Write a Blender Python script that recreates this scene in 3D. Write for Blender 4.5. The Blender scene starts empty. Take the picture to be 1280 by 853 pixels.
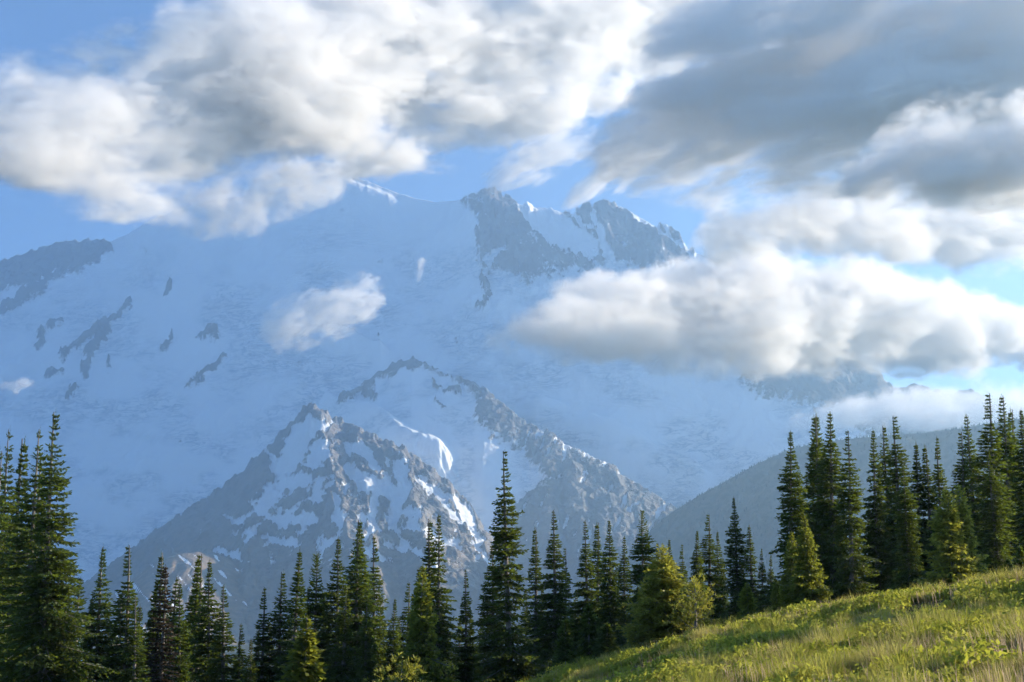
import bpy, math, random
import numpy as np
sc = bpy.context.scene
# ---------------------------------------------------------------- camera
F = 1778.0; CX = 640.0; CY = 426.5                 # photograph's pixel units (1280 x 853)
PITCH = math.atan((742 - CY) / F)
CAMZ = 0.0
cam_d = bpy.data.cameras.new('camera'); cam = bpy.data.objects.new('camera', cam_d)
sc.collection.objects.link(cam); sc.camera = cam
cam_d.lens = 50.0; cam_d.sensor_width = 36.0; cam_d.clip_start = 0.1; cam_d.clip_end = 60000
cam.location = (0, 0, CAMZ); cam.rotation_euler = (math.pi/2 + PITCH, 0, 0)
cam_d.dof.use_dof = True; cam_d.dof.focus_distance = 75; cam_d.dof.aperture_fstop = 8.0
# ---------------------------------------------------------------- sky, sun, exposure
SUN_AZ = math.radians(75); SUN_EL = math.radians(19)   # azimuth clockwise (to the right) from the view direction
world = bpy.data.worlds.new('World'); sc.world = world; world.use_nodes = True
wn = world.node_tree.nodes; wl = world.node_tree.links
bg = wn['Background']; sky = wn.new('ShaderNodeTexSky'); sky.sky_type = 'NISHITA'
sky.sun_disc = False; sky.sun_elevation = SUN_EL; sky.sun_rotation = SUN_AZ
sky.altitude = 3500; sky.air_density = 1.0; sky.dust_density = 0.0; sky.ozone_density = 5.0
wl.new(sky.outputs[0], bg.inputs[0]); bg.inputs[1].default_value = 0.085
sun_d = bpy.data.lights.new('sun', 'SUN'); sun = bpy.data.objects.new('sun', sun_d); sc.collection.objects.link(sun)
sun_d.energy = 5.0; sun_d.angle = math.radians(0.5); sun_d.color = (1.0, 0.85, 0.66)
sun.rotation_euler = (math.pi/2 - SUN_EL, 0, -SUN_AZ + math.pi)
sun.location = (300, 80, 120)
vs = sc.view_settings; vs.view_transform = 'Standard'; vs.look = 'None'; vs.gamma = 1.0
vs.use_curve_mapping = False; vs.exposure = 1.47
sc.render.engine = 'CYCLES'
cy = sc.cycles
cy.use_denoising = True
cy.max_bounces = 10; cy.diffuse_bounces = 3; cy.glossy_bounces = 1; cy.transmission_bounces = 4; cy.transparent_max_bounces = 8
cy.volume_bounces = 7; cy.volume_step_rate = 0.22; cy.volume_max_steps = 256
cy.use_adaptive_sampling = True; cy.adaptive_threshold = 0.035
HAZE_DENSITY = 9.5e-5
# ---------------------------------------------------------------- helpers
def ray(px, py):
    """direction of a photograph pixel, scaled so that y = 1"""
    a = (px - CX) / F; b = (CY - py) / F
    dy = math.cos(PITCH) - b * math.sin(PITCH); dz = math.sin(PITCH) + b * math.cos(PITCH)
    return a / dy, dz / dy
def rays(pts):
    r = [ray(*p) for p in pts]
    return np.array([q[0] for q in r]), np.array([q[1] for q in r])
def at(px, py, Y):
    u, e = ray(px, py)
    return (u * Y, Y, CAMZ + e * Y)
def topix(u, e):
    """inverse of ray for arrays"""
    c, s = math.cos(PITCH), math.sin(PITCH)
    d = c + e * s; b = (e * c - s) / d
    return CX + F * u / d, CY - F * b
_perm = np.random.RandomState(7).randint(0, 1 << 30, 4096)
def _h(ix, iy, seed):
    return _perm[(_perm[(ix + seed * 131) & 4095] + iy) & 4095]
def noise2(x, y, seed=0):
    x = np.asarray(x, float); y = np.asarray(y, float)
    ix = np.floor(x).astype(np.int64); iy = np.floor(y).astype(np.int64)
    fx = x - ix; fy = y - iy
    ux = fx*fx*fx*(fx*(fx*6-15)+10); uy = fy*fy*fy*(fy*(fy*6-15)+10)
    def g(a, b):
        ang = (_h(ix + a, iy + b, seed) % 1024) * (2*math.pi/1024)
        return np.cos(ang)*(fx - a) + np.sin(ang)*(fy - b)
    n0 = g(0, 0)*(1-ux) + g(1, 0)*ux; n1 = g(0, 1)*(1-ux) + g(1, 1)*ux
    return (n0*(1-uy) + n1*uy) * 1.5
def fbm(x, y, seed=0, octv=5, gain=0.5, lac=2.03):
    s = 0; a = 1.0; t = 0
    for i in range(octv):
        s = s + a*noise2(x*lac**i + 17.3*i, y*lac**i - 9.1*i, seed + i); t += a; a *= gain
    return s / t
def ridged(x, y, seed=0, octv=5, gain=0.5, lac=2.03):
    s = 0; a = 1.0; t = 0
    for i in range(octv):
        s = s + a*(1 - 2*np.abs(noise2(x*lac**i + 5.3*i, y*lac**i + 3.7*i, seed + i))); t += a; a *= gain
    return s / t
def sstep(a, b, x):
    t = np.clip((x - a) / (b - a), 0, 1); return t*t*(3 - 2*t)
def smooth_interp(x, xp, fp, w):
    """piecewise linear, lightly rounded"""
    return (np.interp(x - w, xp, fp) + 2*np.interp(x, xp, fp) + np.interp(x + w, xp, fp)) / 4
def link(o, parent=None):
    sc.collection.objects.link(o)
    if parent: o.parent = parent
    return o
def mesh_np(name, verts, faces, mat, parent=None, smooth=False, attrs=None):
    """verts (n,3), faces (m,k) with a constant k"""
    me = bpy.data.meshes.new(name)
    verts = np.ascontiguousarray(verts, np.float32); faces = np.ascontiguousarray(faces, np.int32)
    m, k = faces.shape
    me.vertices.add(len(verts)); me.vertices.foreach_set('co', verts.ravel())
    me.loops.add(m*k); me.loops.foreach_set('vertex_index', faces.ravel())
    me.polygons.add(m); me.polygons.foreach_set('loop_start', np.arange(0, m*k, k, dtype=np.int32))
    try: me.polygons.foreach_set('loop_total', np.full(m, k, np.int32))
    except Exception: pass
    me.update(calc_edges=True)
    for nm, arr in (attrs or {}).items():
        at_ = me.attributes.new(nm, 'FLOAT', 'POINT'); at_.data.foreach_set('value', np.ascontiguousarray(arr, np.float32).ravel())
    me.polygons.foreach_set('use_smooth', np.full(m, smooth, bool))
    if mat: me.materials.append(mat)
    me.validate()
    return link(bpy.data.objects.new(name, me), parent)
def grid_faces(nr, nc):
    i = np.arange(nr*nc).reshape(nr, nc)
    return np.stack([i[:-1, :-1], i[:-1, 1:], i[1:, 1:], i[1:, :-1]], -1).reshape(-1, 4)
def tag(o, label=None, cat=None, group=None, kind=None):
    if label: o['label'] = label
    if cat: o['category'] = cat
    if group: o['group'] = group
    if kind: o['kind'] = kind
    return o
def mat_new(name):
    m = bpy.data.materials.new(name); m.use_nodes = True
    nt = m.node_tree; nt.nodes.clear()
    out = nt.nodes.new('ShaderNodeOutputMaterial')
    return m, nt, out
class NT:
    """terse node building"""
    def __init__(s, nt): s.nt = nt
    def n(s, typ, **kw):
        x = s.nt.nodes.new(typ)
        for k, v in kw.items(): setattr(x, k, v)
        return x
    def put(s, sock, v):
        if isinstance(v, bpy.types.NodeSocket): s.nt.links.new(v, sock)
        elif v is not None: sock.default_value = v
    def math(s, op, a, b=None, c=None, clamp=False):
        x = s.n('ShaderNodeMath', operation=op, use_clamp=clamp)
        for i, v in enumerate((a, b, c)):
            if v is not None: s.put(x.inputs[i], v)
        return x.outputs[0]
    def vmath(s, op, a, b=None):
        x = s.n('ShaderNodeVectorMath', operation=op)
        s.put(x.inputs[0], a)
        if b is not None: s.put(x.inputs[1], b)
        return x.outputs['Value'] if op in ('LENGTH', 'DOT_PRODUCT') else x.outputs[0]
    def noise(s, vec, scale, detail=4, rough=0.5, out='Fac', dist=0.0):
        x = s.n('ShaderNodeTexNoise'); s.put(x.inputs['Vector'], vec)
        x.inputs['Scale'].default_value = scale; x.inputs['Detail'].default_value = detail
        x.inputs['Roughness'].default_value = rough; x.inputs['Distortion'].default_value = dist
        return x.outputs[out]
    def mix(s, fac, a, b):
        x = s.n('ShaderNodeMix', data_type='RGBA'); s.put(x.inputs[0], fac)
        s.put(x.inputs[6], a); s.put(x.inputs[7], b); return x.outputs[2]
    def range(s, v, a, b, c=0.0, d=1.0, smooth=False):
        x = s.n('ShaderNodeMapRange', interpolation_type='SMOOTHSTEP' if smooth else 'LINEAR')
        s.put(x.inputs[0], v); x.inputs[1].default_value = a; x.inputs[2].default_value = b
        x.inputs[3].default_value = c; x.inputs[4].default_value = d; return x.outputs[0]
    def attr(s, name, typ='GEOMETRY'):
        x = s.n('ShaderNodeAttribute', attribute_name=name, attribute_type=typ); return x.outputs['Fac']
# ---------------------------------------------------------------- mountains
def rock_snow_material(name, rock_a, rock_b, snow=(0.80, 0.83, 0.86, 1), bump=6.0, tint=None):
    m, nt, out = mat_new(name); N = NT(nt)
    geo = N.n('ShaderNodeNewGeometry'); P = geo.outputs['Position']
    fine = N.noise(P, 0.030, 6, 0.62); mid = N.noise(P, 0.006, 5, 0.6); big = N.noise(P, 0.0015, 3)
    rk = N.attr('rock')
    v = N.math('ADD', rk, N.math('MULTIPLY', N.math('SUBTRACT', fine, 0.5), 1.15))
    v = N.math('ADD', v, N.math('MULTIPLY', N.math('SUBTRACT', mid, 0.5), 0.8))
    fac = N.range(v, 0.40, 0.62, smooth=True)
    rc = N.mix(N.range(mid, 0.35, 0.65), rock_a, rock_b)
    rc = N.mix(N.range(fine, 0.3, 0.75, 0, 0.6), rc, (0.10, 0.10, 0.11, 1))
    soil = N.attr('soil')
    rc = N.mix(N.math('MULTIPLY', soil, 0.9), rc, N.mix(N.range(fine, .35, .65), (0.26, 0.20, 0.15, 1), (0.17, 0.145, 0.11, 1)))
    # old ice: wind-packed greyer bands and cracks
    cr = N.attr('ice')
    crk = N.noise(N.vmath('MULTIPLY', P, (1.0, 0.6, 2.6)), 0.014, 7, 0.66, dist=0.6)
    grime = N.math('MULTIPLY', N.range(crk, 0.47, 0.66), cr)
    scn = N.mix(grime, snow, (0.40, 0.47, 0.54, 1))
    scn = N.mix(N.math('MULTIPLY', N.range(mid, 0.45, 0.7), N.math('MULTIPLY', cr, 0.45)), scn, (0.45, 0.49, 0.52, 1))
    cv = N.noise(N.vmath('MULTIPLY', P, (.55, .8, 1.6)), 0.011, 4, .6, dist=1.2)
    line = N.math('SUBTRACT', 1.0, N.range(N.math('ABSOLUTE', N.math('SUBTRACT', cv, .5)), 0.0, .034))
    scn = N.mix(N.math('MULTIPLY', N.math('MULTIPLY', line, cr), .95), scn, (0.30, 0.42, 0.52, 1))
    col = N.mix(fac, scn, rc)
    bs = N.n('ShaderNodeBsdfPrincipled'); N.put(bs.inputs['Base Color'], col)
    N.put(bs.inputs['Roughness'], N.range(fac, 0, 1, 0.55, 0.95)); bs.inputs['Specular IOR Level'].default_value = 0.2
    bp = N.n('ShaderNodeBump'); bp.inputs['Strength'].default_value = 1.0; bp.inputs['Distance'].default_value = 1.0
    hgt = N.math('ADD', N.math('MULTIPLY', fine, N.range(fac, 0, 1, bump*0.35, bump*3.2)),
                 N.math('MULTIPLY', N.math('MULTIPLY', crk, cr), -bump*2.2))
    N.put(bp.inputs['Height'], hgt)
    N.put(bs.inputs['Normal'], bp.outputs[0]); nt.links.new(bs.outputs[0], out.inputs[0])
    return m
def stroke(PX, PY, pts, r):
    """1 on a polyline in picture space of the terrain map, falling to 0 at distance r, negative beyond"""
    best = np.full(PX.shape, 1e9)
    pts = [pts[0], pts[0]] if len(pts) == 1 else pts
    for (x0, y0), (x1, y1) in zip(pts[:-1], pts[1:]):
        dx, dy = x1 - x0, y1 - y0; L = dx*dx + dy*dy + 1e-9
        t = np.clip(((PX - x0)*dx + (PY - y0)*dy) / L, 0, 1)
        best = np.minimum(best, (PX - x0 - t*dx)**2 + (PY - y0 - t*dy)**2)
    return 1 - np.sqrt(best) / r
def inside(PX, PY, poly):
    c = np.zeros(PX.shape, bool); n = len(poly)
    for i in range(n):
        x0, y0 = poly[i]; x1, y1 = poly[(i + 1) % n]
        k = ((y0 > PY) != (y1 > PY))
        c ^= k & (PX < (x1 - x0)*(PY - y0)/((y1 - y0) or 1e-9) + x0)
    return c
def blob(PX, PY, poly, soft):
    d = stroke(PX, PY, list(poly) + [poly[0]], soft)          # 1 on the outline
    return np.where(inside(PX, PY, poly), 1.5 - 0.5*np.clip(d, 0, 1), np.clip(d, -3, 1))*0.5

def layer(name, crest_px, Yc_pts, Y0_pts, zbase, power, nu, nt_, urange, disp, paint, mat, back=0.8, jag=0.0, proud=0.0):
    """one mountain as a height field on a fan of bearings: crest line, front face, back slope"""
    cu, ce = rays(crest_px)
    u = np.linspace(urange[0], urange[1], nu)
    ec = smooth_interp(u, cu, ce, 0.0012)
    yp = np.array([p[0] for p in Yc_pts], float); yu = (yp - CX)/F
    Yc = smooth_interp(u, yu, np.array([p[1] for p in Yc_pts], float), 0.02)
    zp = (np.array([p[0] for p in Y0_pts], float) - CX)/F
    Y0 = smooth_interp(u, zp, np.array([p[1] for p in Y0_pts], float), 0.02)
    zc = ec*Yc
    tf = np.linspace(0, 1, nt_)**1.05
    nb = 24; tb = np.linspace(0, 1, nb + 1)[1:]**1.5
    T = np.concatenate([-tb[::-1], tf])[:, None]*np.ones((1, nu))
    U = np.ones((len(T), 1))*u[None]
    Yb = Yc[None] + np.maximum(-T, 0)*3200*back
    Yy = np.where(T >= 0, Yc[None] + (Y0 - Yc)[None]*T, Yb)
    tt = np.clip(T, 0, 1)
    Z = np.where(T >= 0, zbase + (zc[None] - zbase)*(1 - tt)**power, zc[None] - np.maximum(-T, 0)**1.0*1900*back)
    X = U*Yy
    Z = Z + jag*fbm(U*150, Yy/300, 91, 5, .6)*np.exp(-(T/.05)**2)
    Z = Z + disp(U, T, X, Yy, Z)
    PX, PY = topix(U, Z/Yy)
    at_ = paint(PX, PY, U, T, X, Yy, Z)
    if proud:                                        # outcrops stand out of the snow
        Z = Z + proud*sstep(.3, .7, at_['rock'])*np.where(T > .004, 1, 0)*(.15 + .85*np.clip(ridged(X/95 + .3*noise2(X/60, Y0*0 + Yy/60, 3), Yy/140 + Z/160, 57, 4, .55) + .3, 0, 1.4))
    V = np.stack([X, Yy, Z + CAMZ], -1).reshape(-1, 3)
    o = mesh_np(name, V, grid_faces(len(T), nu)[:, ::-1], mat, smooth=True, attrs={k: v for k, v in at_.items()})
    return tag(o, kind='structure')
rock_mat = rock_snow_material('volcano_rock_and_snow', (0.17, 0.16, 0.16, 1), (0.11, 0.105, 0.11, 1))
# --- the volcano
crest_M = [(-400, 470), (-200, 400), (-60, 348), (0, 330), (40, 316), (75, 307), (110, 303), (132, 305), (160, 293), (190, 274), (235, 257), (290, 247), (340, 243),
           (390, 228), (415, 220), (435, 219), (460, 227), (490, 239), (520, 249), (548, 253), (572, 251), (588, 244), (604, 240), (622, 244), (650, 256),
           (690, 262), (715, 268), (735, 264), (757, 253), (775, 258), (800, 271), (835, 293), (860, 312), (885, 322), (930, 350), (985, 398), (1040, 436),
           (1085, 466), (1100, 470), (1110, 482), (1122, 492), (1150, 488), (1185, 500), (1215, 493), (1245, 512), (1300, 520), (1500, 560)]
def disp_M(U, T, X, Y, Z):
    t = np.clip(T, 0, 1); PX, PY = topix(U, Z/Y)
    env = sstep(0.0, 0.10, np.abs(T))
    flute = fbm(U*26 + fbm(U*14, t*6, 5)*1.2, t*6 + 2, 11, 5, 0.5)
    rf = np.clip(1 - sstep(560, 600, PX) + sstep(940, 1000, PX), .35, 1)
    f = 26*rf*flute*env*sstep(0, .35, t + .05) + (110*fbm(X/900, Y/700, 29, 4) + 30*ridged(X/330, Y/260, 27, 4))*env
    f += 26*fbm(X/260, Y/260, 31, 5, 0.55)*env
    # cliffs of the buttress at the right of the summit
    cl = sstep(560, 610, PX)*(1 - sstep(850, 960, PX))*(1 - sstep(0.34, 0.5, t))
    f += cl*(150*ridged(X/420 + 0.25*fbm(X/300, Y/300, 3), Y/1100 + Z/900, 41, 6, 0.55) + 22*ridged(X/90, Z/130, 47, 4))*sstep(0.0, 0.05, t)
    # ice falls
    f += 9*ridged(X/90, Y/60, 61, 4, .6)*env*sstep(.12, .3, t)*sstep(-.05, .35, fbm(X/700, Y/500, 67, 3) + .05)
    sun_swell = np.clip(stroke(PX, PY, [(676, 536), (760, 572), (860, 622)], 44), 0, 1) + .7*np.clip(stroke(PX, PY, [(380, 432), (430, 440), (475, 464)], 16), 0, 1)  # swells added to the slope so their right flanks catch the sun
    f += 150*sun_swell*sun_swell*(3 - 2*sun_swell)
    dm = np.clip(stroke(PX + 8*fbm(PX/14, PY/14, 87, 4), PY, [(432, 236), (452, 246), (480, 256)], 30), 0, 1)  # summit swell added to give the snow a sunlit right side
    f += 30*dm*dm*(3 - 2*dm)*sstep(0, .03, t)
    return f
def paint_M(PX, PY, U, T, X, Y, Z):
    n = fbm(PX/16, PY/16, 71, 5, 0.6); n2 = fbm(PX/50, PY/40, 77, 4)
    r = np.full(PX.shape, -1.0)
    wx = PX + 9*fbm(PX/22, PY/22, 101, 4, .6); wy = PY + 9*fbm(PX/22, PY/22, 117, 4, .6)
    def S(pts, w): nonlocal r; r = np.maximum(r, stroke(wx, wy, pts, w))
    def B(poly, s): nonlocal r; r = np.maximum(r, blob(wx, wy, poly, s)*1.4)
    B([(-400, 440), (-60, 343), (0, 326), (60, 306), (130, 300), (138, 314), (112, 328), (62, 344), (20, 360), (-60, 372)], 6)
    S([(134, 316), (88, 334), (48, 362), (8, 388), (-60, 420)], 13)
    S([(160, 382), (140, 402), (122, 428), (106, 446)], 9); S([(132, 408), (100, 428), (78, 448)], 9)
    S([(112, 440), (106, 466)], 8); S([(134, 452), (136, 462)], 6); S([(72, 404), (66, 408)], 9); S([(52, 414), (46, 434)], 8)
    S([(250, 424), (268, 412), (266, 424)], 12); S([(215, 420), (200, 440)], 5); S([(60, 470), (75, 466)], 7)
    S([(280, 448), (255, 470), (232, 488)], 7); S([(90, 488), (84, 500)], 9); S([(205, 372), (212, 356)], 4)
    B([(575, 250), (604, 234), (632, 250), (664, 268), (672, 292), (700, 315), (742, 330), (706, 342), (655, 352), (625, 338), (602, 342), (594, 300), (600, 272)], 14)
    B([(700, 262), (757, 248), (792, 262), (842, 296), (872, 320), (842, 330), (800, 334), (755, 330), (722, 306)], 12)
    S([(600, 350), (612, 372), (596, 386)], 10)
    B([(930, 478), (1000, 462), (1095, 462), (1114, 486), (1160, 484), (1240, 505), (1330, 520), (1330, 620), (1120, 560), (1050, 520), (985, 498)], 16)
    # snow kept on the right-facing ribs of the cliffs
    keep = np.zeros(PX.shape)
    for pts, w in (([(652, 256), (668, 280), (690, 300)], 10), ([(690, 266), (715, 290), (742, 312)], 9), ([(742, 268), (752, 300), (760, 322)], 7),
                   ([(775, 262), (812, 284), (850, 312)], 5), ([(628, 312), (610, 330)], 8), ([(716, 268), (735, 290)], 6)):
        keep = np.maximum(keep, np.clip(stroke(wx, wy, pts, w), 0, 1))
    strk = ridged((PX - .55*PY)/13 + n2, (PY + .3*PX)/60, 131, 4, .6)
    r = r + 0.35*n + 0.25*n2 - 1.3*keep - .28*sstep(.15, .6, strk)*sstep(565, 585, PX)*(1 - sstep(870, 930, PX))
    r = np.maximum(r, -.22 + 0.75*n2 + 0.55*n)
    ice = sstep(0.03, 0.25, T)*sstep(-0.1, 0.4, fbm(PX/90, PY/60, 83, 3) + 0.1)
    return {'rock': np.clip(r, 0, 1), 'ice': ice, 'soil': np.zeros(PX.shape)}
layer('volcano', crest_M, [(-400, 10300), (0, 9900), (300, 9400), (430, 9200), (560, 8900), (620, 8600), (780, 8300), (880, 8100), (1000, 7500), (1100, 7300), (1300, 7100)],
      [(-400, 7300), (0, 7000), (640, 6600), (900, 6500), (1000, 6000), (1300, 5000)], -190, 1.12, 1060, 470, (-0.43, 0.43), disp_M, paint_M, rock_mat, jag=14, proud=42)
# --- the snowy ridge in front of it
crest_B = [(150, 760), (300, 620), (380, 545), (408, 512), (425, 503), (440, 492), (455, 482), (472, 468), (486, 460), (500, 452), (514, 449), (528, 455), (545, 465), (565, 471), (588, 480),
           (604, 486), (618, 499), (640, 518), (660, 533), (685, 543), (705, 555), (730, 566), (760, 580), (785, 602), (812, 620), (838, 634), (870, 662), (930, 720), (1000, 790)]
def disp_B(U, T, X, Y, Z):
    PX, PY = topix(U, Z/Y); t = np.clip(T, 0, 1); env = sstep(0, .12, np.abs(T))
    wq = 14*fbm(PX/26, PY/26, 231, 4, .6)
    ap = np.clip(stroke(PX + wq, PY + .8*wq, [(415, 524), (470, 546), (505, 572), (540, 584)], 38), 0, 1)  # snow bank added behind the peak's crest, shaped to be sunlit
    return 130*ap*ap*(3 - 2*ap) + env*((6 + 30*sstep(640, 720, PX))*ridged(U*44 + .5*fbm(U*20, t*5, 9), t*3.2, 141, 5) + 30*fbm(X/420, Y/420, 145, 3) + 10*fbm(X/120, Y/120, 143, 4, .6))
def paint_B(PX, PY, U, T, X, Y, Z):
    wx = PX + 10*fbm(PX/20, PY/20, 201, 4, .6); wy = PY + 10*fbm(PX/20, PY/20, 217, 4, .6)
    n = fbm(PX/11, PY/11, 271, 5, .6)
    r = np.full(PX.shape, -1.0)
    for pts, w in (([(455, 484), (500, 455), (528, 458), (570, 474), (604, 490)], 11), ([(604, 488), (612, 510), (630, 535), (600, 520)], 17), ([(618, 502), (660, 535), (700, 556)], 12),
                   ([(425, 505), (448, 490), (466, 497)], 8), ([(475, 470), (492, 463)], 14), ([(560, 488), (575, 496)], 4), ([(540, 480), (552, 484)], 4), ([(545, 504), (556, 512)], 3)):
        r = np.maximum(r, stroke(wx, wy, pts, w))
    r = np.maximum(r, blob(wx, wy, [(640, 540), (700, 562), (760, 585), (838, 636), (900, 700), (860, 760), (600, 760), (640, 640), (690, 600)], 14)*1.3)
    r = np.maximum(r, blob(wx, wy, [(600, 486), (640, 516), (700, 556), (740, 590), (690, 600), (650, 560), (615, 545), (598, 520)], 12)*1.2)
    st = fbm((PX + 0.5*PY)/15, (PY - .4*PX)/50, 281, 4, .6)
    r = r + .3*n - 1.2*sstep(.18, .34, st)*(PX > 640)
    return {'rock': np.clip(r, 0, 1), 'ice': sstep(-.1, .3, fbm(PX/40, PY/30, 283, 3))*.7, 'soil': 0*PX}
layer('glacier_ridge', crest_B, [(150, 8200), (510, 7700), (620, 7200), (850, 6400), (1000, 6000)], [(150, 6100), (1000, 4900)], -190, 1.25, 640, 260, (-0.26, 0.19),
      disp_B, paint_B, rock_snow_material('ridge_rock_and_snow', (0.24, 0.235, 0.23, 1), (0.18, 0.175, 0.17, 1)), jag=12, proud=30)
# --- the rocky pyramid nearest of the three
crest_C = [(0, 800), (90, 742), (150, 700), (190, 668), (225, 645), (258, 624), (300, 592), (330, 566), (355, 540), (375, 515), (388, 506), (400, 512), (420, 524), (445, 536), (470, 547), (500, 561),
           (530, 579), (560, 605), (585, 632), (605, 660), (625, 690), (650, 722), (690, 770), (760, 830)]
def disp_C(U, T, X, Y, Z):
    t = np.clip(T, 0, 1); env = sstep(0, .10, np.abs(T)); PX, PY = topix(U, Z/Y)
    sp = 0
    for x0, dr, w, a in ((396, 60, 30, 70), (330, -35, 26, 60), (500, 60, 26, 45), (445, 35, 20, 40)):
        sp = sp + a*np.maximum(0, 1 - np.abs(PX - x0 - dr*t)/(w*(0.6 + 1.4*t)))*4*t*(1 - t)
    return sp + env*(19*ridged(U*52 + 1.1*fbm(U*25, t*5, 19), t*5.0, 341, 5) + 50*fbm(X/300, Y/240, 345, 4) + 14*ridged(U*24 + Z/420, Z/75, 349, 3) + 9*fbm(X/100, Y/100, 343, 5, .6))
def paint_C(PX, PY, U, T, X, Y, Z):
    n = fbm(PX/9, PY/9, 371, 5, .6)
    left = PX < 400
    a = np.where(PX < 430 + (PY - 560)*.3, .55, -.62)
    st = .7*fbm((PX + a*PY)/15, (PY - a*PX)/30, 381, 5, .62) + .55*fbm(PX/38, PY/20, 385, 5, .6)
    top = 1 - sstep(680, 735, PY)
    snow = sstep(-.04, .34, st + .10*top - .10*(1 - top))*top
    edge = np.clip(stroke(PX, PY, [(190, 668), (300, 592), (355, 540), (388, 506), (445, 536), (530, 579), (585, 632), (625, 690)], 16), 0, 1)
    wx = PX + 8*fbm(PX/16, PY/16, 401, 4, .6); wy = PY + 8*fbm(PX/16, PY/16, 417, 4, .6)
    add = np.zeros(PX.shape)
    for pts, w in (([(385, 535), (372, 560), (352, 590)], 18), ([(380, 600), (340, 612), (325, 640)], 11), ([(436, 590), (455, 602), (478, 612)], 11), ([(447, 560), (470, 585)], 9),
                   ([(400, 560), (392, 580)], 15), ([(500, 590), (505, 612), (490, 650)], 12), ([(565, 622), (585, 645), (600, 680)], 8), ([(540, 612), (570, 650)], 5), ([(590, 680), (612, 706)], 5), ([(520, 690), (548, 712)], 6), ([(240, 720), (262, 740)], 5), ([(350, 650), (392, 652)], 8), ([(270, 688), (300, 700)], 5),
                   ([(330, 560), (345, 580)], 4), ([(470, 620), (466, 650)], 8), ([(280, 650), (300, 655), (322, 640)], 5), ([(330, 672), (352, 682), (368, 680)], 6), ([(420, 625), (424, 648)], 6)):
        add = np.maximum(add, np.clip(stroke(wx, wy, pts, w), 0, 1)*1.6)
    hard = np.zeros(PX.shape)
    for pts, w in (([(190, 680), (260, 640), (310, 600)], 34), ([(420, 540), (426, 600), (400, 660)], 9), ([(240, 700), (300, 640)], 22)):
        hard = np.maximum(hard, np.clip(stroke(wx, wy, pts, w), 0, 1))
    r = 1.0 - 1.0*np.clip(snow*.9 - 1.3*hard, 0, 1) - add + .25*n + .9*np.clip(edge - add, 0, 1)
    soil = np.clip(blob(wx, wy, [(100, 760), (190, 690), (240, 676), (300, 690), (345, 740), (350, 800), (100, 820)], 25)*1.3, 0, 1)*sstep(-.35, .15, n + .1)
    soil = np.maximum(soil, sstep(640, 720, PY)*.45)
    return {'rock': np.clip(r, 0, 1), 'ice': 0*PX, 'soil': soil}
layer('rocky_peak', crest_C, [(0, 6600), (388, 6400), (700, 4850)], [(0, 4900), (700, 3700)], -190, 1.2, 620, 300, (-0.33, 0.09), disp_C, paint_C,
      rock_snow_material('peak_rock_and_snow', (0.29, 0.27, 0.25, 1), (0.21, 0.20, 0.19, 1), snow=(.68, .71, .74, 1), bump=5), jag=38, proud=16)
# --- beige talus spur at the foot of the pyramid
crest_E = [(40, 800), (110, 765), (150, 738), (185, 708), (215, 694), (245, 690), (280, 696), (310, 712), (345, 738), (390, 772), (440, 815)]
def disp_E(U, T, X, Y, Z):
    t = np.clip(T, 0, 1); env = sstep(0, .15, np.abs(T))
    return env*(16*ridged(U*60 + .4*fbm(U*30, t*4, 19), t*2.5, 641, 4) + 4*fbm(X/60, Y/60, 643, 4, .6))
def paint_E(PX, PY, U, T, X, Y, Z):
    st = fbm((PX - .9*PY)/9, (PY + .9*PX)/45, 681, 3)
    return {'rock': np.clip(1 - 1.2*sstep(.26, .36, st), 0, 1), 'ice': 0*PX, 'soil': 1 + 0*PX}
layer('talus_spur', crest_E, [(40, 5000), (240, 5000), (440, 5500)], [(40, 3900), (440, 4300)], -190, 1.15, 260, 120, (-0.34, -0.10), disp_E, paint_E,
      rock_snow_material('talus_and_snow', (0.30, 0.24, 0.18, 1), (0.22, 0.175, 0.13, 1), bump=3), jag=5)
# --- the wooded shoulder at the right
crest_D = [(640, 790), (740, 742), (780, 702), (800, 678), (815, 661), (840, 640), (870, 622), (905, 603), (950, 578), (985, 563), (1020, 554), (1060, 549), (1100, 545), (1150, 542), (1200, 536),
           (1240, 529), (1290, 521), (1400, 505), (1560, 500)]
def disp_D(U, T, X, Y, Z):
    t = np.clip(T, 0, 1); env = sstep(0, .12, np.abs(T))
    return env*(62*ridged(U*30 + .6*fbm(U*12, t*3, 7), t*2.2, 441, 4) + 5*fbm(X/60, Y/60, 443, 4, .6))
def paint_D(PX, PY, U, T, X, Y, Z):
    return {'rock': 1 + 0*PX, 'ice': 0*PX, 'soil': .4 + 0*PX}
def hill_material():
    m, nt, out = mat_new('hillside_scrub'); N = NT(nt)
    P = N.n('ShaderNodeNewGeometry').outputs['Position']
    a = N.noise(P, 0.02, 5, .6); b = N.noise(P, 0.15, 3, .6)
    col = N.mix(N.range(a, .42, .62), (0.10, 0.095, 0.07, 1), (0.05, 0.06, 0.035, 1))
    col = N.mix(N.range(b, .55, .65), col, (0.03, 0.042, 0.025, 1))
    bs = N.n('ShaderNodeBsdfPrincipled'); N.put(bs.inputs['Base Color'], col); bs.inputs['Roughness'].default_value = .95; bs.inputs['Specular IOR Level'].default_value = .1
    nt.links.new(bs.outputs[0], out.inputs[0]); return m
hill_mat = hill_material()
layer('wooded_hill', crest_D, [(640, 5700), (900, 5400), (1300, 4300), (1560, 3600)], [(640, 4200), (1560, 2400)], -190, 1.15, 420, 160, (-0.01, 0.50), disp_D, paint_D, hill_mat, back=.5, jag=3)
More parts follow.
